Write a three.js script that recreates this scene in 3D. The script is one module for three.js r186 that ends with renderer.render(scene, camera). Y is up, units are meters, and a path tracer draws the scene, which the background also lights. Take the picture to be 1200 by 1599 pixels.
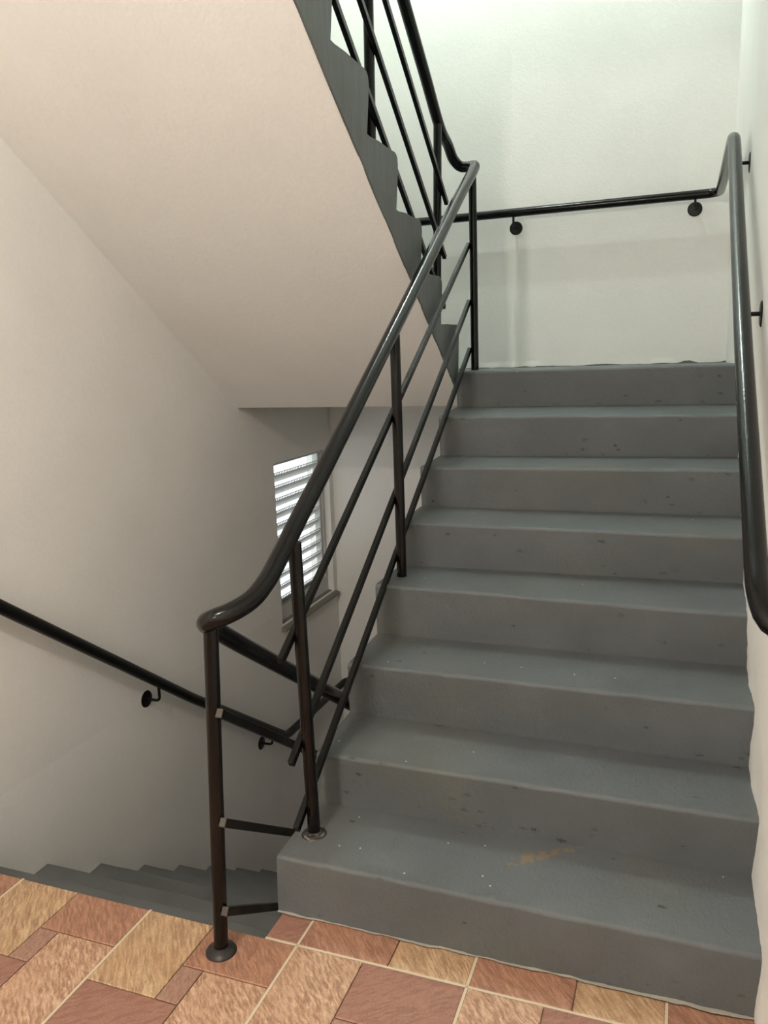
import * as THREE from 'three';
import { RoundedBoxGeometry } from 'three/addons/geometries/RoundedBoxGeometry.js';
import { mergeGeometries } from 'three/addons/utils/BufferGeometryUtils.js';

// ------------------------------------------------------------------ camera, sky, lights, exposure
const scene = new THREE.Scene();
const camera = new THREE.PerspectiveCamera(64.553, 1200 / 1599, 0.02, 100);
camera.position.set(0.9828, 1.4652, 1.7129);
camera.rotation.order = 'YXZ';
camera.rotation.set(-0.19198, 0.35888, -0.03324);

scene.background = new THREE.Color().setRGB(0.86, 0.96, 1.0);      // overcast daylight outside the louvred window
scene.backgroundIntensity = 1.7;

const renderer = new THREE.WebGLRenderer({ antialias: true });
renderer.toneMapping = THREE.LinearToneMapping;
renderer.toneMappingExposure = 0.84;
renderer.shadowMap.enabled = true;
renderer.shadowMap.type = THREE.PCFSoftShadowMap;

const LAMP_LANDING = { pos: [0.03, 2.69, 1.62], color: new THREE.Color().setRGB(1.0, 0.93, 0.86), power: 6.8, size: 1.6 };
const LAMP_CORRIDOR = { pos: [0.1, 2.69, 4.4], color: new THREE.Color().setRGB(1.0, 0.93, 0.86), power: 7.0, size: 1.6 };
const LAMP_UPPER = { pos: [-0.1, 4.74, -2.4], color: new THREE.Color().setRGB(0.86, 1.0, 0.965), power: 7.5, size: 1.6 };

// ------------------------------------------------------------------ small helpers
let seed = 20471;
const rnd = () => { seed = (seed * 1664525 + 1013904223) >>> 0; return seed / 4294967296; };
const V = (x, y, z) => new THREE.Vector3(x, y, z);
const lerp = (a, b, t) => a + (b - a) * t;
const hash = (i, j, k) => { let n = (i * 374761393 + j * 668265263 + k * 2147483647) | 0; n = Math.imul(n ^ (n >>> 13), 1274126177); return ((n ^ (n >>> 16)) >>> 0) / 4294967296; };
function vnoise(x, y, k = 1) {
  const i = Math.floor(x), j = Math.floor(y), fx = x - i, fy = y - j;
  const u = fx * fx * (3 - 2 * fx), v = fy * fy * (3 - 2 * fy);
  return lerp(lerp(hash(i, j, k), hash(i + 1, j, k), u), lerp(hash(i, j + 1, k), hash(i + 1, j + 1, k), u), v);
}
function fbm(x, y, k = 1, oct = 4) { let a = 0.5, s = 0, t = 0; for (let o = 0; o < oct; o++) { s += a * vnoise(x, y, k + o * 17); t += a; x *= 2.03; y *= 2.03; a *= 0.5; } return s / t; }
const taken = new Map();
function numbered(name) { const n = taken.get(name) || 0; taken.set(name, n + 1); return n ? `${name}_${String(n).padStart(3, '0')}` : name; }
function shade(o) { o.castShadow = true; o.receiveShadow = true; return o; }
function mesh(name, geo, mat, parent) { const m = shade(new THREE.Mesh(geo, mat)); m.name = parent ? name : numbered(name); (parent || scene).add(m); return m; }
function thing(name, label, category, pos = [0, 0, 0], extra = {}) {
  const g = new THREE.Group(); g.name = numbered(name); g.position.set(...pos); g.userData = { label, category, ...extra }; scene.add(g); return g;
}
function tag(o, label, category, kind) { o.userData = { label, category }; if (kind) o.userData.kind = kind; return o; }
function merge(list) { return mergeGeometries(list.map(g => (g.index ? g.toNonIndexed() : g))); }
// a box from min to max with uv in metres
function box(x0, y0, z0, x1, y1, z1) {
  const g = new THREE.BoxGeometry(x1 - x0, y1 - y0, z1 - z0); g.translate((x0 + x1) / 2, (y0 + y1) / 2, (z0 + z1) / 2);
  return metricUV(g);
}
function metricUV(g0) {
  const g = g0.index ? g0.toNonIndexed() : g0, p = g.attributes.position, uv = new Float32Array(p.count * 2);
  const a = V(), b = V(), c = V(), n = V();
  for (let i = 0; i < p.count; i += 3) {
    a.fromBufferAttribute(p, i); b.fromBufferAttribute(p, i + 1); c.fromBufferAttribute(p, i + 2);
    n.crossVectors(b.clone().sub(a), c.clone().sub(a));
    const ax = Math.abs(n.x), ay = Math.abs(n.y), az = Math.abs(n.z);
    [a, b, c].forEach((q, k) => {
      const t = ax >= ay && ax >= az ? [q.z, q.y] : ay >= az ? [q.x, q.z] : [q.x, q.y];
      uv[(i + k) * 2] = t[0]; uv[(i + k) * 2 + 1] = t[1];
    });
  }
  g.setAttribute('uv', new THREE.BufferAttribute(uv, 2)); return g;
}
// a pipe through points; corners are rounded by the given radius; ends capped
function pipe(points, r, round = 0.06, seg = 20) {
  const path = new THREE.CurvePath(); const P = points.map(q => V(...q)); let last = P[0];
  for (let i = 1; i < P.length; i++) {
    if (i === P.length - 1) { path.add(new THREE.LineCurve3(last, P[i])); break; }
    const d0 = P[i - 1].clone().sub(P[i]), d1 = P[i + 1].clone().sub(P[i]);
    const k = Math.min(round, d0.length() * 0.49, d1.length() * 0.49);
    const a = P[i].clone().addScaledVector(d0.normalize(), k), b = P[i].clone().addScaledVector(d1.normalize(), k);
    path.add(new THREE.LineCurve3(last, a)); path.add(new THREE.QuadraticBezierCurve3(a, P[i], b)); last = b;
  }
  return tubeOf(path, r, seg);
}
function smoothPipe(points, r, seg = 20, div = 90) { return tubeOf(new THREE.CatmullRomCurve3(points.map(q => V(...q)), false, 'centripetal'), r, seg, div); }
function tubeOf(curve, r, seg, div) {
  const L = curve.getLength(); const n = div || Math.max(24, Math.round(L / 0.02));
  const t = new THREE.TubeGeometry(curve, n, r, seg, false);
  { const uv = t.attributes.uv; for (let i = 0; i < uv.count; i++) uv.setXY(i, uv.getX(i) * L, uv.getY(i) * r * 6.283); }
  const caps = [0, 1].map(e => {
    const c = new THREE.CircleGeometry(r, seg), d = curve.getTangentAt(e); if (!e) d.negate();
    c.applyQuaternion(new THREE.Quaternion().setFromUnitVectors(V(0, 0, 1), d)); const q = curve.getPointAt(e); c.translate(q.x, q.y, q.z); return c;
  });
  return merge([t, ...caps]);
}
function post(a, b, r, seg = 20) { return pipe([a, b], r, 0, seg); }
// a flat bar w wide (across) and h high, from a to b
function flatBar(a, b, w, h) {
  const A = V(...a), B = V(...b), L = A.distanceTo(B), g = new RoundedBoxGeometry(w, h, L, 2, Math.min(w, h) * 0.16);
  const z = B.clone().sub(A).normalize(), x = V(0, 1, 0).cross(z).normalize(), y = z.clone().cross(x);
  g.applyMatrix4(new THREE.Matrix4().makeBasis(x, y, z)); const m = A.add(B).multiplyScalar(0.5); g.translate(m.x, m.y, m.z); return g;
}
function lathe(pts, seg = 28) { return new THREE.LatheGeometry(pts.map(q => new THREE.Vector2(q[0], q[1])), seg); }
function dataTex(w, h, f, srgb = true) {
  const d = new Uint8Array(w * h * 4);
  for (let j = 0; j < h; j++) for (let i = 0; i < w; i++) { const c = f(i, j), o = (j * w + i) * 4; d[o] = c[0]; d[o + 1] = c[1]; d[o + 2] = c[2]; d[o + 3] = 255; }
  const t = new THREE.DataTexture(d, w, h, THREE.RGBAFormat); t.magFilter = THREE.LinearFilter; t.minFilter = THREE.LinearMipmapLinearFilter; t.generateMipmaps = true;
  t.wrapS = t.wrapT = THREE.RepeatWrapping; if (srgb) t.colorSpace = THREE.SRGBColorSpace; t.needsUpdate = true; return t;
}
const cl = v => Math.max(0, Math.min(255, Math.round(v)));

// ------------------------------------------------------------------ measures (metres)
const W = 1.1786;                 // width of the flights, right wall surface
const XL = -1.205;                // left wall surface
const ZB = -3.17;                 // back wall surface
const ZF = 5.6, TOP = 4.85, LOW = -1.58;
const ZE = 0.105;                 // edge of the tiled floor above the flight down
const MID = 1.38;                 // half landing

// ------------------------------------------------------------------ materials
const plasterBump = dataTex(512, 512, (i, j) => { const n = fbm(i / 26, j / 26, 3, 4) * 0.6 + fbm(i / 4, j / 4, 9, 2) * 0.4; const v = cl(n * 255); return [v, v, v]; }, false);
const plasterMap = dataTex(512, 512, (i, j) => { const n = fbm(i / 90, j / 90, 21, 4) - 0.5, f = vnoise(i / 2.2, j / 2.2, 5) - 0.5; const k = 1 + n * 0.05 + f * 0.012; return [cl(241 * k), cl(239 * k), cl(234 * k)]; });
plasterMap.repeat.set(0.45, 0.45);
const plaster = new THREE.MeshStandardMaterial({ map: plasterMap, bumpMap: plasterBump, bumpScale: 0.0012, roughness: 0.82 });
const whitePaint = new THREE.MeshStandardMaterial({ color: '#dcdad4', roughness: 0.5 });
const grayTex = (streak, c = 92) => dataTex(512, 512, (i, j) => {
  const n = fbm(i / 60, j / 60, 31, 4) - 0.5, s = vnoise(i / 5, j / 70, 41) - 0.5, f = vnoise(i / 1.7, j / 1.7, 51) - 0.5; const k = 1 + n * 0.18 + s * streak + f * 0.05;
  return [cl(c * k), cl((c + 3) * k), cl((c + 2) * k)];
});
const brushedGray = new THREE.MeshStandardMaterial({ map: grayTex(0.13), bumpMap: plasterBump, bumpScale: 0.0016, roughness: 0.6 });
const grayPaint = new THREE.MeshStandardMaterial({ map: grayTex(0.0, 99), bumpMap: plasterBump, bumpScale: 0.0016, roughness: 0.62 });
// the unrolled surface of the main flight: u across (1.2 m), v along risers and treads (3.6 m)
const stepBlots = [];
for (let i = 0; i < 70; i++) { const k = Math.floor(rnd() * 8); stepBlots.push([rnd() * 1.2, k * 0.442 + 0.006 + Math.pow(rnd(), 2) * 0.16, 0.002 + rnd() * 0.005, 0.08 + rnd() * 0.2, 0]); }
for (let i = 0; i < 46; i++) stepBlots.push([rnd() * 1.2, rnd() * 3.5, 0.002 + rnd() * 0.003, 0.4, 0]);
const flecks = [[0.146, 0.383], [0.144, 0.244], [0.202, 0.25], [0.422, 0.34], [0.542, 0.235], [0.568, 0.204], [0.27, 0.62], [0.535, 1.16]];
for (let i = 0; i < 16; i++) flecks.push([rnd() * 1.15, 0.18 + rnd() * 0.26 + 0.442 * Math.floor(rnd() * 5)]);
const stepMap = dataTex(1024, 2048, (i, j) => {
  const x = i / 1024 * 1.2, s = j / 2048 * 3.6;
  const n = fbm(x * 7, s * 9, 61, 4) - 0.5, m = fbm(x * 2.2, s * 2.6, 71, 3) - 0.5, f = vnoise(x * 420, s * 420, 81) - 0.5;
  let k = 1 + n * 0.14 + m * 0.14 + f * 0.06, r = 89 * k, g = 93 * k, b = 94 * k;
  const w = Math.max(0, fbm(x * 3 + 7, s * 3, 91, 3) - 0.55) * 2.2; r += 6 * w; g += 4 * w; b -= 5 * w;      // yellowed traffic film
  for (const [bx, bs, br, ba] of stepBlots) {
    const dx = x - bx, ds = s - bs; if (Math.abs(dx) > br * 3 || Math.abs(ds) > br * 1.6) continue;
    const q = Math.hypot(dx / 2.2, ds) / br + (fbm(x * 260, s * 260, 7, 2) - 0.5) * 2.2; if (q < 1) { const a = ba * Math.min(1, (1 - q) * 2.5); r *= 1 - a; g *= 1 - a; b *= 1 - a; }
  }
  { // ochre smear on the first tread
    const dx = x - 0.66, ds = s - 0.353, u = dx * 0.82 + ds * 0.57, v = -dx * 0.57 + ds * 0.82;
    const q = Math.hypot(u / 0.085, v / 0.019) + (fbm(x * 70, s * 70, 5, 3) - 0.5) * 2.4; if (q < 1) { const a = 0.55 * Math.min(1, (1 - q) * 2); r = lerp(r, 138, a); g = lerp(g, 110, a); b = lerp(b, 72, a); }
  }
  for (const [fx, fs] of flecks) if (Math.hypot(x - fx, s - fs) < 0.0024) { r = 205; g = 205; b = 200; }
  return [cl(r), cl(g), cl(b)];
});
stepMap.wrapS = stepMap.wrapT = THREE.ClampToEdgeWrapping;
const stepBump = dataTex(512, 1024, (i, j) => { const v = cl(255 * (fbm(i / 18, j / 18, 13, 4) * 0.7 + vnoise(i / 1.6, j / 1.6, 15) * 0.3)); return [v, v, v]; }, false);
const stepPaint = new THREE.MeshStandardMaterial({ map: stepMap, bumpMap: stepBump, bumpScale: 0.003, roughness: 0.6 });
const enamelMap = dataTex(256, 256, (i, j) => { const n = fbm(i / 18, j / 18, 101, 4), a = Math.max(0, n - 0.5) * 1.6; return [cl(lerp(9, 30, a)), cl(lerp(9, 19, a)), cl(lerp(9, 14, a))]; });
enamelMap.repeat.set(3, 6);
const enamelBump = dataTex(256, 256, (i, j) => { const v = cl(255 * fbm(i / 9, j / 9, 111, 3)); return [v, v, v]; }, false);
enamelBump.repeat.set(4, 8);
const enamel = new THREE.MeshPhysicalMaterial({ map: enamelMap, bumpMap: enamelBump, bumpScale: 0.0003, roughness: 0.2, specularIntensity: 0.6 });
const blackMetal = new THREE.MeshPhysicalMaterial({ color: '#0e0d0c', roughness: 0.42, specularIntensity: 0.55 });
const flangeMap = dataTex(128, 128, (i, j) => { const n = fbm(i / 14, j / 14, 121, 4), a = Math.max(0, Math.min(1, (n - 0.45) * 4)); return [cl(lerp(34, 150, a)), cl(lerp(31, 142, a)), cl(lerp(28, 128, a))]; });
const flangeWorn = new THREE.MeshStandardMaterial({ map: flangeMap, roughness: 0.45, metalness: 0.25 });
const sawnSteel = new THREE.MeshStandardMaterial({ color: '#4b463f', roughness: 0.5, metalness: 0.2 });
const flangeDark = new THREE.MeshStandardMaterial({ color: '#2c2825', roughness: 0.4, metalness: 0.2 });
const mortar = new THREE.MeshStandardMaterial({ color: '#a39d90', bumpMap: plasterBump, bumpScale: 0.003, roughness: 0.9 });
const grout = new THREE.MeshStandardMaterial({ color: '#d3c5ab', roughness: 0.9 });
const joint = new THREE.MeshStandardMaterial({ color: '#8f725a', roughness: 0.9 });
const aluminium = new THREE.MeshStandardMaterial({ color: '#c9cac6', roughness: 0.45, metalness: 0.15 });
const sillStone = new THREE.MeshStandardMaterial({ color: '#7d776d', roughness: 0.5 });

// stone-look tile faces: four tints, streaked
function stoneTex(k, c0, c1, c2, sx, sy, ang, vein) {
  const ca = Math.cos(ang), sa = Math.sin(ang);
  return dataTex(512, 512, (i, j) => {
    const x = i / 512 * 0.5, y = j / 512 * 0.5, u = (x * ca + y * sa), v = (-x * sa + y * ca);
    const warp = fbm(x * 30, y * 30, k + 3, 3) * 0.012;
    const n = fbm((u + warp) * sx, v * sy, k, 5), m = fbm(x * 9, y * 9, k + 40, 3), f = vnoise(x * 700, y * 700, k + 60) - 0.5;
    const a = Math.max(0, Math.min(1, (n - 0.24) * 1.9)), b = Math.max(0, Math.min(1, (m - 0.42) * 2.4));
    const vn = vein * Math.pow(Math.max(0, 1 - Math.abs(n - 0.5) * 14), 2) * m;
    return [0, 1, 2].map(q => cl((lerp(lerp(c0[q], c1[q], a), c2[q], b * 0.55)) * (1 + f * 0.2) + vn * 60));
  });
}
const stoneBump = dataTex(512, 512, (i, j) => { const v = cl(255 * (fbm(i / 5, j / 22, 201, 4) * 0.7 + fbm(i / 40, j / 40, 211, 3) * 0.3)); return [v, v, v]; }, false);
stoneBump.repeat.set(2, 2);
const stone = (...a) => { const t = stoneTex(...a); t.repeat.set(2, 2); return new THREE.MeshStandardMaterial({ map: t, bumpMap: stoneBump, bumpScale: 0.0014, roughness: 0.5 }); };
const stones = {
  A: stone(301, [152, 118, 88], [208, 178, 142], [190, 152, 114], 260, 30, -0.62, 0.1),
  B: stone(331, [138, 98, 78], [182, 136, 110], [176, 128, 98], 250, 34, -0.72, 0.1),
  C: stone(361, [142, 108, 92], [170, 134, 114], [158, 120, 102], 260, 90, -0.5, 0.15),
  D: stone(391, [150, 112, 88], [214, 180, 150], [190, 150, 120], 270, 55, -0.75, 0.2),
  E: stone(421, [138, 98, 82], [162, 120, 102], [150, 106, 90], 200, 40, 0.9, 0.35),
};

// ------------------------------------------------------------------ walls, landings, ceilings
function structure(name, geo, mat, label, category) { const m = mesh(name, geo, mat); m.userData = { label, category, kind: 'structure' }; return m; }
const WIN = { z0: -3.11, z1: -2.355, y0: -0.09, y1: 0.875 };
structure('wall_left', merge([
  box(XL - 0.16, LOW - 0.2, WIN.z1, XL, TOP, ZF), box(XL - 0.16, LOW - 0.2, ZB - 0.16, XL, TOP, WIN.z0),
  box(XL - 0.16, LOW - 0.2, WIN.z0, XL, WIN.y0, WIN.z1), box(XL - 0.16, WIN.y1, WIN.z0, XL, TOP, WIN.z1)]), plaster,
  'white plastered stairwell wall on the left with the louvred window', 'wall');
// back wall: slightly uneven where it meets the landing
{
  const nx = 120, ny = 60, ys = []; for (let j = 0; j <= ny; j++) { const t = j / ny; ys.push(t < 0.5 ? lerp(MID - 0.035, MID + 0.12, t * 2) : lerp(MID + 0.12, TOP, (t - 0.5) * 2)); }
  const pos = [], idx = [], x0 = XL - 0.02, x1 = W + 0.03;
  for (let j = 0; j <= ny; j++) for (let i = 0; i <= nx; i++) {
    const x = lerp(x0, x1, i / nx), y = ys[j], low = Math.max(0, 1 - Math.abs(y - MID + 0.012) / 0.03);
    pos.push(x, y, ZB + 0.004 * (fbm(x * 2.4, y * 2.4, 7, 3) - 0.5) + low * 0.03 * Math.max(0, fbm(x * 9, 1.5, 17, 4) - 0.45));
  }
  for (let j = 0; j < ny; j++) for (let i = 0; i < nx; i++) { const a = j * (nx + 1) + i; idx.push(a, a + 1, a + nx + 2, a, a + nx + 2, a + nx + 1); }
  const g = new THREE.BufferGeometry(); g.setAttribute('position', new THREE.Float32BufferAttribute(pos, 3)); g.setIndex(idx); g.computeVertexNormals();
  const uv = []; for (let i = 0; i < pos.length; i += 3) uv.push(pos[i], pos[i + 1]); g.setAttribute('uv', new THREE.Float32BufferAttribute(uv, 2));
  structure('wall_back', merge([g, box(XL, LOW - 0.2, ZB - 0.16, W, MID - 0.03, ZB), box(XL, MID - 0.2, ZB - 0.16, W, TOP, ZB - 0.03)]), plaster,
    'white plastered back wall behind the half landing', 'wall');
}
// right wall: hand-floated, waving a few millimetres along the painted steps
const anchors = [[0.156, 0, 0.003], [0.0, 0, -0.008], [0.325, -0.267, 0.008], [0.169, -0.274, -0.001], [0.499, -0.534, 0.008], [0.319, -0.541, 0.001], [0.675, -0.801, -0.003], [0.511, -0.808, 0.004],
  [0.85, -1.068, -0.006], [0.697, -1.075, 0.001], [1.03, -1.335, -0.006], [0.865, -1.342, 0], [1.197, -1.602, -0.005], [1.042, -1.609, -0.004], [1.381, -1.869, -0.004], [1.226, -1.876, -0.006]];
{
  const zs = [], ys = [];
  for (let i = 0; i <= 170; i++) zs.push(lerp(0.35, -2.05, i / 170));
  for (let i = 0; i <= 110; i++) ys.push(lerp(-0.02, 1.6, i / 110));
  const Z = [ZF, 4, 2.6, 1.5, 0.8, ...zs, -2.4, -2.8, ZB - 0.02], Y = [-0.2, ...ys, 1.9, 2.4, 3, 4, TOP];
  const pos = [], uv = [], idx = [], n = Z.length;
  for (const y of Y) for (const z of Z) {
    let sw = 0.25, sv = 0; for (const [ay, az, ax] of anchors) { const d2 = ((y - ay) ** 2 + (z - az) ** 2) / (2 * 0.055 ** 2); if (d2 < 12) { const w = Math.exp(-d2); sw += w; sv += w * ax; } }
    const edge = Math.abs(y - (0.15 - z * 0.655)) < 0.25 ? 1 : 0;
    pos.push(W + sv / sw * 1.15 + edge * 0.004 * (fbm(z * 34, y * 34, 27, 3) - 0.5) + 0.003 * (fbm(z * 3, y * 3, 37, 3) - 0.5), y, z); uv.push(z, y);
  }
  for (let j = 0; j < Y.length - 1; j++) for (let i = 0; i < n - 1; i++) { const a = j * n + i; idx.push(a, a + n + 1, a + 1, a, a + n, a + n + 1); }
  const g = new THREE.BufferGeometry(); g.setAttribute('position', new THREE.Float32BufferAttribute(pos, 3)); g.setAttribute('uv', new THREE.Float32BufferAttribute(uv, 2)); g.setIndex(idx); g.computeVertexNormals();
  structure('wall_right', merge([g, box(W + 0.04, LOW - 0.2, ZB - 0.16, W + 0.2, TOP, ZF), box(W, LOW - 0.2, ZB, W + 0.05, -0.15, ZF)]), plaster,
    'white plastered wall on the right beside the gray steps', 'wall');
}
structure('wall_front', merge([box(XL - 0.16, -0.2, ZF, W + 0.2, TOP, ZF + 0.16), box(XL, LOW, ZE + 0.02, W, -0.2, ZE + 0.16)]), plaster, 'white plastered wall closing the tiled landing behind the camera', 'wall');
structure('ceiling', box(XL - 0.16, TOP, ZB - 0.16, W + 0.2, TOP + 0.15, ZF + 0.16), plaster, 'white ceiling high above the stairwell', 'ceiling');
structure('floor_upper', merge([box(XL, 2.78, -0.093, 0, 2.914, ZF), box(0, 2.78, 0.1, W, 2.914, ZF)]), plaster, 'white slab of the next floor above the tiled landing', 'floor');
structure('floor_lower', box(XL, LOW - 0.18, ZB, W, LOW, ZE + 0.1), grayPaint, 'gray painted lower half landing under the window', 'floor');
{
  const f = structure('floor_landing', box(XL, 1.222, ZB, W, MID - 0.035, -2.0), plaster, 'half landing slab at the top of the gray flight', 'floor');
  // the landing falls a little towards the wall and its gray paint laps up it unevenly
  mesh('landing_paint', metricUV(new THREE.ExtrudeGeometry(new THREE.Shape([[1.9, MID - 0.03], [1.9, MID - 0.002], [2.03, MID - 0.0015], [-ZB + 0.02, MID - 0.0185], [-ZB + 0.02, MID - 0.035], [2.0, MID - 0.035]].map(q => new THREE.Vector2(...q))), { depth: W - XL, bevelEnabled: false }).rotateY(Math.PI / 2).translate(XL, 0, 0)), grayPaint, f).userData = { label: 'gray painted landing surface' };
  { const sh = [], n = 220; for (let i = 0; i <= n; i++) { const x = lerp(XL, W, i / n); sh.push([x, MID - 0.016 + 0.011 * Math.max(0, fbm(x * 13, 4, 151, 4) - 0.42) * 3 * (x > 0.95 ? 1.5 : 0.6)]); } sh.push([W, MID - 0.03], [XL, MID - 0.03]);
    const g = new THREE.ExtrudeGeometry(new THREE.Shape(sh.map(q => new THREE.Vector2(...q))), { depth: 0.004, bevelEnabled: false }); g.translate(0, 0, ZB + 0.001); mesh('paint_lap', metricUV(g), grayPaint, f); }
  mesh('landing_edge', box(XL, 1.29, -2.0, W, MID - 0.012, -1.93), plaster, f);
}

// ------------------------------------------------------------------ tiled floor
const floor = structure('floor', merge([box(XL, -0.18, ZE, W, -0.006, ZF), box(0.013, -0.18, -0.05, W, -0.006, ZE)]), joint, 'tiled landing floor in stone-look ceramic', 'floor');
{
  const T = 0.443, G = 0.0032, J = 0.0014;
  const base = { A: [0, 0, 0.2, 0.262], B: [0.2, 0, T, 0.15], C: [0.2, 0.15, 0.262, 0.262], D: [0.262, 0.15, T, T], E: [0, 0.262, 0.262, T] };
  function piece(x0, z0, x1, z1) {        // chamfered slab, top at y = 0
    const c = 0.0028, y0 = -0.006, P = [], uv = [], ou = rnd() * 0.5, ov = rnd() * 0.5;
    const q = (a, b, d, e) => { for (const v of [a, b, d, a, d, e]) { P.push(...v); uv.push(v[0] + ou, v[2] + ov); } };
    const t = [[x0 + c, 0, z0 + c], [x1 - c, 0, z0 + c], [x1 - c, 0, z1 - c], [x0 + c, 0, z1 - c]], m = [[x0, -c * 0.6, z0], [x1, -c * 0.6, z0], [x1, -c * 0.6, z1], [x0, -c * 0.6, z1]], b = m.map(v => [v[0], y0, v[2]]);
    q(t[0], t[3], t[2], t[1]);
    for (let i = 0; i < 4; i++) { const k = (i + 1) % 4; q(t[i], t[k], m[k], m[i]); q(m[i], m[k], b[k], b[i]); }
    const g = new THREE.BufferGeometry(); g.setAttribute('position', new THREE.Float32BufferAttribute(P, 3)); g.setAttribute('uv', new THREE.Float32BufferAttribute(uv, 2)); g.computeVertexNormals(); return g;
  }
  const inFloor = (x0, z0, x1, z1) => {   // clip to the landing outline
    if (x1 <= XL || x0 >= W || z1 <= -0.02) return null;
    x0 = Math.max(x0, XL); x1 = Math.min(x1, W); z0 = Math.max(z0, -0.02);
    if (z0 < ZE) { if (x1 <= 0.014) { z0 = ZE; if (z1 <= z0) return null; } else x0 = Math.max(x0, 0.014); }
    return x1 - x0 < 0.012 || z1 - z0 < 0.012 ? null : [x0, z0, x1, z1];
  };
  for (let r = -1; r < 3; r++) for (let c = -2; c < 4; c++) {
    const X = -0.338 + c * T, Z = ZE + r * T, turned = (c >= 1 ? 1 : 0) ^ (r > 1 ? r & 1 : 0);
    for (const [k, [a, b, d, e]] of Object.entries(base)) {
      let u0 = a, v0 = b, u1 = d, v1 = e; if (turned || r < 0) { [u0, u1] = [T - d, T - a]; [v0, v1] = [T - e, T - b]; }
      const gl = u0 < 1e-6 ? G : J, gr = u1 > T - 1e-6 ? G : J, gt = v0 < 1e-6 ? G : J, gb = v1 > T - 1e-6 ? G : J;
      const q = inFloor(X + u0 + gl, Z + v0 + gt, X + u1 - gr, Z + v1 - gb); if (!q) continue;
      mesh('tile', piece(...q), stones[r < 0 && c === 0 ? 'E' : k], floor);
    }
  }
  // grout between the tiles, uneven and a little below the faces
  const line = (x0, z0, x1, z1) => mesh('grout_line', box(x0, -0.006, z0, x1, -0.0009, z1), grout, floor);
  for (let c = -1; c < 4; c++) { const x = -0.338 + c * T; if (x > XL && x < W) line(x - G, x > 0.02 ? -0.02 : ZE, x + G, ZE + 3 * T); }
  for (let r = 0; r < 4; r++) line(r ? XL : 0.014, ZE + r * T - G, W, ZE + r * T + G);
}
// mortar bead along the foot of the first riser
{
  const n = 140, pos = [], idx = [], uv = [];
  for (let i = 0; i <= n; i++) {
    const x = lerp(0.0, W, i / n), w = 0.004 + 0.02 * Math.max(0, fbm(x * 22, 3, 57, 4) - 0.28), hh = 0.002 + 0.008 * Math.max(0, fbm(x * 26, 9, 67, 4) - 0.3);
    const z0 = lerp(0.006, 0.0, i / n); [[-0.002, z0 - 0.004], [0.0022, z0 + w], [hh * 0.8, z0 + w * 0.6], [hh, z0 - 0.004]].forEach(([y, z]) => { pos.push(x, y, z); uv.push(x, z + y); });
  }
  for (let i = 0; i < n; i++) for (let k = 0; k < 3; k++) { const a = i * 4 + k; idx.push(a, a + 4, a + 5, a, a + 5, a + 1); }
  const g = new THREE.BufferGeometry(); g.setAttribute('position', new THREE.Float32BufferAttribute(pos, 3)); g.setAttribute('uv', new THREE.Float32BufferAttribute(uv, 2)); g.setIndex(idx); g.computeVertexNormals();
  structure('trim_1', g, mortar, 'rough pale mortar bead along the foot of the lowest gray riser', 'mortar');
}

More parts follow.
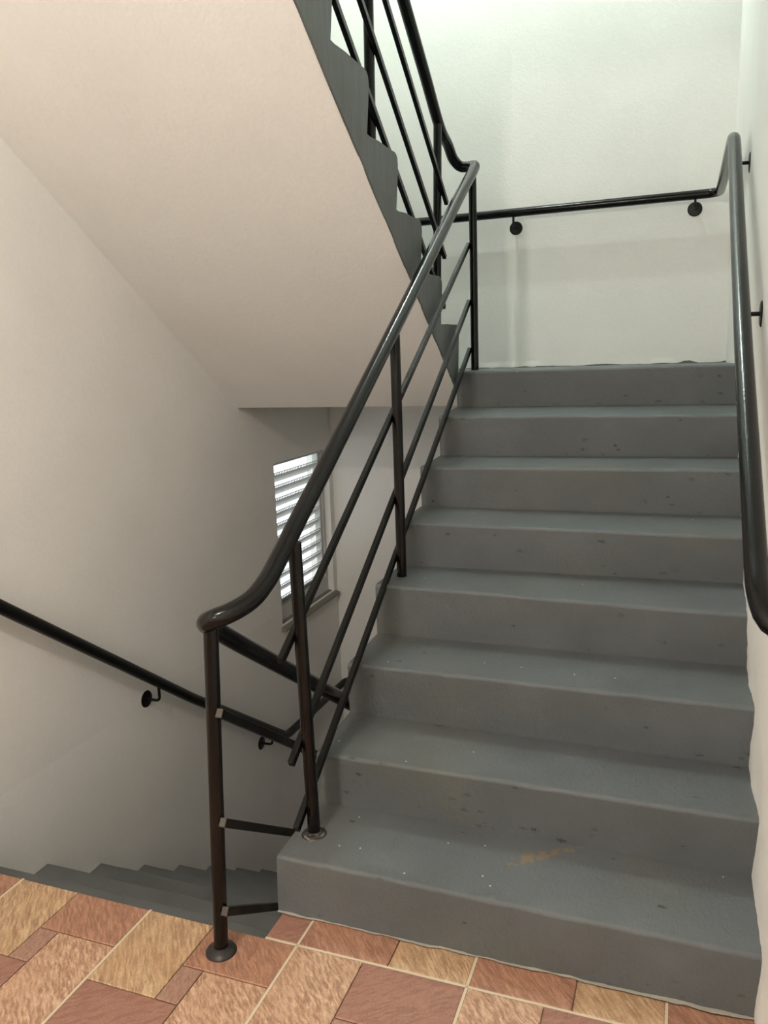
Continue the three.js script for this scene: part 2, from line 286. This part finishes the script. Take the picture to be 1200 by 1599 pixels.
// ------------------------------------------------------------------ steps
// a cast step: nose / base / back given as [y, z] at the left and right end; dir = -1 treads run to -z, +1 to +z
function stepGeo({ x0, x1, nose, base, back, dir, s0 = 0, r = 0.011, seg = 40, k = 1, mapped = false, wob = 0.0016 }) {
  const rows = []; let cnt = 0;
  for (let i = 0; i <= seg; i++) {
    const t = i / seg, x = lerp(x0, x1, t), L = (a, q) => lerp(a[0][q], a[1][q], t);
    const wy = wob * 2 * (fbm(x * 6, k * 3.7, 77, 3) - 0.5), wz = wob * 3 * (fbm(x * 5, k * 5.1, 87, 3) - 0.5);
    const ny = L(nose, 0) + wy, nz = L(nose, 1) + wz, by = L(base, 0), bz = L(base, 1), ty = L(back, 0), tz = L(back, 1);
    const p = []; p.push([by - 0.015, bz]);
    for (let q = 0; q <= 3; q++) p.push([lerp(by, ny - r, q / 3), lerp(bz, nz, q / 3)]);
    const rr = r * (0.8 + 0.5 * fbm(x * 14, k * 2.3, 97, 2));
    for (let q = 1; q <= 4; q++) { const a = q / 5 * Math.PI / 2; p.push([ny - rr + rr * Math.sin(a), nz + dir * (rr - rr * Math.cos(a))]); }
    for (let q = 0; q <= 3; q++) p.push([lerp(ny, ty, q / 3), lerp(nz + dir * rr, tz, q / 3)]);
    p.push([ty, tz + dir * 0.02]); p.push([ty - 0.02, tz + dir * 0.02]); rows.push([x, p]); cnt = p.length;
  }
  const P = [], U = [], N = (a, b, c, ua, ub, uc) => { P.push(...a, ...b, ...c); U.push(...ua, ...ub, ...uc); };
  const flip = dir > 0;
  const arc = rows.map(([x, p]) => { let s = s0; const o = [s]; for (let i = 1; i < p.length; i++) { s += Math.hypot(p[i][0] - p[i - 1][0], p[i][1] - p[i - 1][1]); o.push(s - 0.015); } return o; });
  const uv = (i, q) => mapped ? [rows[i][0] / 1.2, arc[i][q] / 3.6] : [rows[i][0], arc[i][q]];
  for (let i = 0; i < seg; i++) for (let q = 0; q < cnt; q++) {
    const e = (q + 1) % cnt, A = [rows[i][0], ...rows[i][1][q]], B = [rows[i + 1][0], ...rows[i + 1][1][q]], C = [rows[i + 1][0], ...rows[i + 1][1][e]], D = [rows[i][0], ...rows[i][1][e]];
    const ua = uv(i, q), ub = uv(i + 1, q), uc = uv(i + 1, e), ud = uv(i, e);
    if (!flip) { N(A, B, C, ua, ub, uc); N(A, C, D, ua, uc, ud); } else { N(A, C, B, ua, uc, ub); N(A, D, C, ua, ud, uc); }
  }
  for (const i of [0, seg]) { const [x, p] = rows[i], o = p[cnt - 1]; for (let q = 0; q < cnt - 2; q++) { const a = [x, ...o], b = [x, ...p[q]], c = [x, ...p[q + 1]], f = (i === 0) !== flip;
    const u = v => mapped ? [0.01 + 0.02 * Math.abs(v[2] - bz0), (s0 + v[1] * 0.2) / 3.6] : [v[2], v[1]], bz0 = o[1]; f ? N(a, c, b, u(a), u(c), u(b)) : N(a, b, c, u(a), u(b), u(c)); } }
  const g = new THREE.BufferGeometry(); g.setAttribute('position', new THREE.Float32BufferAttribute(P, 3)); g.setAttribute('uv', new THREE.Float32BufferAttribute(U, 2));
  return smoothNormals(g, 40);
}
function smoothNormals(g, deg) {          // normals shared between faces that meet at less than deg
  const p = g.attributes.position, n = p.count, fn = [], key = new Map(), cosT = Math.cos(deg * Math.PI / 180), a = V(), b = V(), c = V();
  for (let i = 0; i < n; i += 3) { a.fromBufferAttribute(p, i); b.fromBufferAttribute(p, i + 1); c.fromBufferAttribute(p, i + 2); const f = b.clone().sub(a).cross(c.clone().sub(a)); fn.push(f);
    for (let q = 0; q < 3; q++) { const k = `${Math.round(p.getX(i + q) * 1e5)},${Math.round(p.getY(i + q) * 1e5)},${Math.round(p.getZ(i + q) * 1e5)}`; if (!key.has(k)) key.set(k, []); key.get(k).push(i / 3); } }
  const un = fn.map(f => f.clone().normalize()), out = new Float32Array(n * 3);
  for (let i = 0; i < n; i++) { const k = `${Math.round(p.getX(i) * 1e5)},${Math.round(p.getY(i) * 1e5)},${Math.round(p.getZ(i) * 1e5)}`, me = un[Math.floor(i / 3)], s = V();
    for (const t of key.get(k)) if (un[t].dot(me) > cosT) s.add(fn[t]); s.normalize(); out.set([s.x, s.y, s.z], i * 3); }
  g.setAttribute('normal', new THREE.BufferAttribute(out, 3)); return g;
}
function prism(poly, x0, x1) {            // polygon in [z, y], extruded along x
  const sh = new THREE.Shape(poly.map(q => new THREE.Vector2(-q[0], q[1]))), g = new THREE.ExtrudeGeometry(sh, { depth: x1 - x0, bevelEnabled: false });
  g.rotateY(Math.PI / 2); g.translate(x0, 0, 0); return metricUV(g);
}

// main flight: eight risers up to the half landing
{
  const noseL = [[0.161, -0.003], [0.324, -0.272], [0.502, -0.530], [0.688, -0.796], [0.853, -1.065], [1.021, -1.333], [1.199, -1.605], [1.377, -1.895]];
  const noseR = [[0.156, 0], [0.325, -0.267], [0.499, -0.534], [0.675, -0.801], [0.85, -1.068], [1.03, -1.335], [1.2, -1.602], [1.381, -1.869]];
  const baseL = [[0, 0.006], [0.168, -0.274], [0.335, -0.532], [0.509, -0.800], [0.688, -1.068], [0.862, -1.342], [1.031, -1.618], [1.217, -1.908]];
  const baseR = [[0, 0], [0.168, -0.274], [0.322, -0.541], [0.511, -0.808], [0.694, -1.075], [0.865, -1.342], [1.040, -1.609], [1.222, -1.876]];
  const g = thing('stair_flight', 'gray painted concrete flight of eight steps rising to the half landing', 'staircase', [0, 0, 0]);
  for (let k = 0; k < 8; k++) {
    const back = k < 7 ? [baseL[k + 1], baseR[k + 1]] : [[1.379, -2.02], [1.381, -2.02]];
    mesh('step', stepGeo({ x0: 0, x1: W + 0.014, nose: [noseL[k], noseR[k]], base: [baseL[k], baseR[k]], back, dir: -1, s0: k * 0.442, k: k + 1, mapped: true, seg: 48 }), stepPaint, g);
  }
  mesh('slab', prism([[0.0, 0.0], [-0.02, -0.16], [-1.98, 1.222], [-1.98, 1.35], [-1.91, 1.21], [-1.62, 1.02], [-1.345, 0.85], [-1.07, 0.675], [-0.805, 0.497], [-0.54, 0.31], [-0.277, 0.155], [-0.01, -0.01]], 0.001, W), plaster, g);
}
// upper flight, running back over the left side towards the next floor
const U2 = { zl: -1.9427, d: 0.2642, h: 0.1896, y: 1.397, over: 0.0255 };
{
  const g = thing('stair_flight', 'upper flight overhead with pale smooth underside and gray sawtooth edge', 'staircase', [0, 0, 0]);
  for (let j = 1; j <= 7; j++) {
    const ny = U2.y + j * U2.h, nz = U2.zl + (j - 1) * U2.d, by = j === 1 ? MID : ny - U2.h, bz = nz + U2.over, ty = ny - 0.004, tz = nz + U2.d + U2.over;
    mesh('step', stepGeo({ x0: XL, x1: 0, nose: [[ny, nz], [ny, nz]], base: [[by, bz], [by, bz]], back: [[ty, tz], [ty, tz]], dir: 1, k: j + 10, r: 0.02, seg: 30, wob: 0.003 }), grayPaint, g);
  }
  const so = z => 0.70659 * z + 2.63046;
  mesh('soffit_slab', prism([[-2.0, 1.217], [0.2119, 2.78], [0.2119, 2.9], [-0.07, 2.9], [-0.07, 2.71], [-1.917, 1.385], [-2.0, 1.375]], XL, -0.001), plaster, g).userData = { label: 'pale plastered underside' };
  // painted string on the open side, its lower edge brushed unevenly
  const poly = []; const n = 90;
  for (let i = 0; i <= n; i++) { const z = lerp(-1.935, 0.2, i / n); poly.push([z, so(z) - 0.002 + 0.012 * (fbm(z * 11, 2, 131, 4) - 0.5)]); }
  poly.push([0.2, 2.9], [-0.09, 2.9]);
  for (let j = 7; j >= 1; j--) {
    const ny = U2.y + j * U2.h, nz = U2.zl + (j - 1) * U2.d, iz = nz + U2.d + U2.over;
    poly.push([iz + 0.006, ny - 0.004], [iz - 0.02, ny - 0.006], [iz - 0.1, ny - 0.005 + 0.006 * rnd()], [nz + 0.045, ny - 0.003 - 0.004 * rnd()], [nz + 0.018, ny - 0.008], [nz + 0.006, ny - 0.018], [nz + 0.002, ny - 0.04], [nz + 0.012, ny - 0.1]);
  }
  poly.push([U2.zl + 0.024, MID + 0.0]);
  mesh('string', prism(poly, -0.002, 0.005), brushedGray, g).userData = { label: 'gray brushed side of the steps' };
}
// flight going down on the left
{
  const g = thing('stair_flight', 'gray flight going down on the left below the tiled landing', 'staircase', [0, 0, 0]);
  const ys = [-0.2, -0.369, -0.548, -0.727, -0.892, -1.058, -1.232, -1.409], zs = [-0.15, -0.406, -0.681, -0.942, -1.191, -1.441, -1.686, -1.937];
  for (let k = 0; k < 8; k++) {
    const ty = ys[k], tz = k ? zs[k - 1] + 0.012 : ZE + 0.02, by = k < 7 ? ys[k + 1] : LOW;
    mesh('step', stepGeo({ x0: XL, x1: 0, nose: [[ty, zs[k]], [ty, zs[k]]], base: [[by, zs[k] + 0.012], [by, zs[k] + 0.012]], back: [[ty, tz], [ty, tz]], dir: 1, k: k + 30, seg: 30 }), grayPaint, g);
  }
  mesh('slab', prism([[0.12, -0.21], [0.12, -0.36], [-1.9, -1.74], [-1.93, -1.58], [-1.675, -1.41]], XL, -0.001), plaster, g);
}

// ------------------------------------------------------------------ louvred window in the left wall
{
  const w = new THREE.Group(); w.name = 'window_1'; w.position.set(XL, 0, -2.73); w.userData = { label: 'white louvred window low on the left wall over the lower landing', category: 'window', kind: 'structure' }; scene.add(w);
  const B = (name, x0, y0, z0, x1, y1, z1, m = aluminium, parent = w) => { const g = box(x0, y0, z0 + 2.73, x1, y1, z1 + 2.73); return mesh(name, g, m, parent); };
  const xf = -0.04;
  B('frame_stile', xf - 0.06, WIN.y0, WIN.z0, xf, WIN.y1, WIN.z0 + 0.03); B('frame_stile', xf - 0.06, WIN.y0, WIN.z1 - 0.03, xf, WIN.y1, WIN.z1);
  B('frame_rail', xf - 0.06, WIN.y1 - 0.022, WIN.z0 + 0.03, xf, WIN.y1, WIN.z1 - 0.03); B('frame_rail', xf - 0.06, WIN.y0, WIN.z0 + 0.03, xf, 0.0, WIN.z1 - 0.03);
  B('sash_stile', xf - 0.05, 0.0, WIN.z0 + 0.03, xf - 0.012, WIN.y1 - 0.022, WIN.z0 + 0.056); B('sash_stile', xf - 0.05, 0.0, WIN.z1 - 0.056, xf - 0.012, WIN.y1 - 0.022, WIN.z1 - 0.03);
  B('track', xf - 0.012, -0.012, WIN.z0 + 0.03, xf + 0.004, 0.006, WIN.z1 - 0.03); B('catch', xf - 0.012, 0.05, WIN.z0 + 0.036, xf + 0.004, 0.10, WIN.z0 + 0.048, blackMetal);
  const za = WIN.z0 + 0.056 + 2.73, zb = WIN.z1 - 0.056 + 2.73, zl = zb - za;
  const bladeShape = new THREE.Shape([[0, 0], [-0.003, 0.001], [-0.03, -0.024], [-0.058, -0.05], [-0.057, -0.053], [-0.028, -0.0275]].map(q => new THREE.Vector2(...q)));
  const blade = new THREE.ExtrudeGeometry(bladeShape, { depth: zl, bevelEnabled: false });
  const teeth = []; for (let z = 0.006; z < zl; z += 0.0215) { const b = new THREE.BoxGeometry(0.0016, 0.014, 0.0075); b.translate(-0.002, 0.0085, z); teeth.push(b); }
  for (const y of [0.0018, 0.0165]) { const b = new THREE.BoxGeometry(0.0018, 0.0034, zl); b.translate(-0.002, y, zl / 2); teeth.push(b); }
  const strip = merge(teeth);
  for (let i = 0; i < 11; i++) {
    const b = mesh('louver_blade', blade, whitePaint, w); b.position.set(xf - 0.016, 0.785 - 0.075 * i, za);
    mesh('perforated_strip', strip, whitePaint, b);
  }
  const sillShape = new THREE.Shape([[-0.16, WIN.y0 + 0.012], [-0.035, WIN.y0 + 0.006], [0.028, WIN.y0 - 0.012], [0.03, WIN.y0 - 0.03], [0, WIN.y0 - 0.032], [-0.16, WIN.y0 - 0.03]].map(q => new THREE.Vector2(...q)));
  const sg = new THREE.ExtrudeGeometry(sillShape, { depth: 0.795, bevelEnabled: false }); sg.translate(0, 0, -3.135 + 2.73); mesh('sill', sg, sillStone, w);
}

// ------------------------------------------------------------------ railings
const RH = 0.0235, RP = 0.0178;           // handrail and post radius
function flange(parent, x, y, z, mat, tilt = 0, s = 1) {
  const f = mesh('flange', lathe([[0.0, 0.016], [0.017, 0.016], [0.0195, 0.0135], [0.028, 0.0105], [0.0345, 0.006], [0.037, 0.002], [0.037, 0], [0, 0]].map(q => [q[0] * s, q[1] * s])), mat, parent);
  f.position.set(x, y, z); f.rotation.z = tilt; return f;
}
{ // main railing on the open side of the flight going up
  const g = thing('stair_railing', 'black steel railing with three sloping bars beside the gray steps going up', 'railing', [0, 0, 0]);
  const slope = [[0.055, 2.262, -2.045], [0.055, 2.095, -1.768], [0.055, 1.79, -1.296], [0.055, 1.482, -0.811], [0.055, 1.146, -0.278], [0.055, 1.04, -0.105]];
  mesh('handrail', smoothPipe([[0.012, 2.293, -2.125], [0.036, 2.292, -2.108], [0.052, 2.283, -2.078], ...slope.slice(0), [0.0555, 0.985, -0.018], [0.0545, 0.94, 0.058], [0.046, 0.913, 0.118], [0.02, 0.896, 0.172], [-0.018, 0.882, 0.193], [-0.05, 0.862, 0.165], [-0.064, 0.836, 0.118]], RH, 24, 260), enamel, g);
  const p1 = mesh('post', post([0.0555, 0.155, -0.1235], [0.055, 1.0, -0.100], RP), enamel, g); flange(p1, 0.0555, 0.159, -0.1235, flangeWorn);
  mesh('post', post([0.0545, 0.679, -0.9215], [0.055, 1.53, -0.9195], RP), enamel, g);
  mesh('post', post([0.055, 1.375, -2.03], [0.055, 2.26, -2.02], RP), enamel, g);
  const p4 = mesh('newel_post', post([-0.069, 0.0, 0.184], [-0.038, 0.868, 0.166], RP * 1.0), enamel, g); flange(p4, -0.069, 0, 0.184, flangeDark, 0.0, 1.06);
  const bx = 0.033;
  for (const [a, b] of [[[0.702, -0.028], [1.94, -2.022]], [[0.405, -0.052], [1.69, -2.022]], [[0.208, -0.06], [1.475, -2.022]]]) mesh('bar', flatBar([bx, a[0], a[1]], [bx, b[0], b[1]], 0.017, 0.022), enamel, g);
}
{ // railing of the upper flight
  const g = thing('stair_railing', 'black steel railing with three bars along the upper flight overhead', 'railing', [0, 0, 0]);
  const q = 0.735, y0 = 2.438, z0 = -1.866, at = z => y0 + (z - z0) * q;
  mesh('handrail', smoothPipe([[-0.05, at(0.0), 0.0], [-0.055, at(-0.6), -0.6], [-0.055, at(-1.2), -1.2], [-0.055, at(-1.7), -1.7], [-0.055, at(-1.9), -1.9], [-0.055, 2.372, -2.02], [-0.05, 2.325, -2.095], [-0.028, 2.3, -2.132], [0.012, 2.293, -2.125]], RH, 24, 220), enamel, g);
  mesh('post', post([-0.055, 1.58, -1.795], [-0.055, at(-1.862), -1.862], RP), enamel, g);
  mesh('post', post([-0.055, 2.15, -1.045], [-0.055, at(-1.08), -1.08], RP), enamel, g);
  mesh('post', post([-0.055, 2.71, -0.23], [-0.055, at(-0.26), -0.26], RP), enamel, g);
  for (const [a, b] of [[[2.103, -1.895], [3.45, -0.1]], [[1.872, -1.85], [3.187, -0.1]], [[1.659, -1.825], [2.952, -0.1]]]) mesh('bar', flatBar([-0.03, a[0], a[1]], [-0.03, b[0], b[1]], 0.017, 0.022), enamel, g);
}
{ // railing of the flight going down
  const g = thing('stair_railing', 'black steel railing descending beside the flight going down', 'railing', [0, 0, 0]);
  const q = 0.672;
  mesh('handrail', smoothPipe([[-0.064, 0.836, 0.118], [-0.068, 0.805, 0.074], [-0.069, 0.74, -0.02], [-0.069, 0.74 - q * 0.5, -0.52], [-0.069, 0.74 - q, -1.02], [-0.069, 0.74 - q * 1.9, -1.92]], RH, 24, 140), enamel, g);
  for (const [x, a, b] of [[-0.022, [0.65, 0.184], [0.379, -0.195]], [-0.032, [0.368, 0.19], [0.111, -0.183]], [-0.042, [0.128, 0.196], [-0.045, -0.067]]]) {
    const s = (a[0] - b[0]) / (a[1] - b[1]); const bar = mesh('bar', flatBar([x, a[0], a[1]], [x, a[0] + s * (-1.9 - a[1]), -1.9], 0.017, 0.022), enamel, g);
    mesh('sawn_end', flatBar([x, a[0] + 0.0008, a[1] + 0.0011], [x, a[0] - 0.004 * s, a[1] - 0.004], 0.0172, 0.0222), sawnSteel, bar);
  }
  mesh('post', post([-0.06, -1.409, -1.88], [-0.06, 0.74 - q * 1.86, -1.88], RP), enamel, g);
}

// ------------------------------------------------------------------ wall handrails
// a bracket: round wall plate, rod out from the wall and up to the rail; n = direction away from the wall
function bracket(parent, plate, n, reach, rise) {
  const b = new THREE.Group(); b.name = 'bracket'; b.position.set(...plate); parent.add(b);
  const pl = mesh('wall_plate', lathe([[0, 0.005], [0.03, 0.0045], [0.037, 0.002], [0.038, 0], [0, 0]], 32), blackMetal, b);
  pl.quaternion.setFromUnitVectors(V(0, 1, 0), V(...n));
  const e = V(...n).multiplyScalar(reach);
  mesh('rod', pipe([[0, 0, 0], [e.x, 0, e.z], [e.x, rise, e.z]], 0.0065, 0.022, 14), blackMetal, b);
  return b;
}
{
  const g = thing('wall_handrail', 'black round handrail sloping down along the left wall', 'handrail', [0, 0, 0]);
  const x = -1.135, yy = z => z > -1.3 ? -0.085 + (z + 1.3) * 0.742 : -0.085 + (z + 1.3) * 0.693;
  mesh('rail', pipe([[x, yy(0.16), 0.55], [x, yy(0.16), 0.16], [x, yy(-0.7), -0.7], [x, -0.085, -1.3], [x, -0.70, -2.19], [x, -0.718, -3.09], [0.9, -0.718, -3.09]], RH, 0.05), blackMetal, g);
  for (const z of [-0.16, -1.057, -2.02]) bracket(g, [XL, yy(z) - 0.088, z], [1, 0, 0], 0.07, 0.07);
}
{
  const g = thing('wall_handrail', 'black round handrail along the back wall and down the right wall', 'handrail', [0, 0, 0]);
  mesh('rail', pipe([[-1.1, 2.222, -3.09], [1.11, 2.236, -3.09], [1.12, 2.248, -1.9], [1.12, 1.726, -1.104], [1.1215, 1.44, -0.667], [1.1245, 1.224, -0.338], [1.127, 1.03, -0.035], [1.128, 0.985, 0.045], [1.145, 0.94, 0.1], [1.2, 0.93, 0.12]], RH, 0.07, 24), enamel, g);
  bracket(g, [0.991, 2.175, ZB], [0, 0, 1], 0.08, 0.05); bracket(g, [0.025, 2.155, ZB], [0, 0, 1], 0.08, 0.06); bracket(g, [-0.75, 2.145, ZB], [0, 0, 1], 0.08, 0.06);
  bracket(g, [W, 2.147 - 0.01, -1.86], [-1, 0, 0], 0.058, 0.07); bracket(g, [W, 1.545, -0.93], [-1, 0, 0], 0.056, 0.06); bracket(g, [W, 1.0, -0.08], [-1, 0, 0], 0.052, 0.05);
}

// ------------------------------------------------------------------ lamps
function ceilingLamp(spec, ceilingY, label) {
  const [x, y, z] = spec.pos, g = thing('ceiling_lamp', label, 'lamp', [x, ceilingY, z]);
  const h = ceilingY - y;
  mesh('base', lathe([[0, 0], [0.06, 0], [0.058, -0.012], [0.03, -0.024], [0.022, -h + 0.05], [0, -h + 0.05]].reverse()), whitePaint, g);
  const glow = new THREE.MeshStandardMaterial({ color: '#f4f2ec', emissive: spec.color, emissiveIntensity: 6, roughness: 0.4 });
  const bulb = mesh('bulb', new THREE.SphereGeometry(0.042, 28, 18), glow, g); bulb.position.y = -h; bulb.castShadow = false;
  const p = new THREE.PointLight(spec.color, spec.power, 0, 2); p.position.y = -h; p.castShadow = true; p.shadow.radius = spec.size; p.shadow.mapSize.set(2048, 2048); p.shadow.bias = -0.0005; p.name = 'bulb_light'; g.add(p);
}
ceilingLamp(LAMP_LANDING, 2.78, 'small bulb lamp on the ceiling over the tiled landing');
ceilingLamp(LAMP_CORRIDOR, 2.78, 'small bulb lamp on the corridor ceiling far behind the camera');
ceilingLamp(LAMP_UPPER, TOP, 'small bulb lamp on the high ceiling over the half landing');

renderer.render(scene, camera);
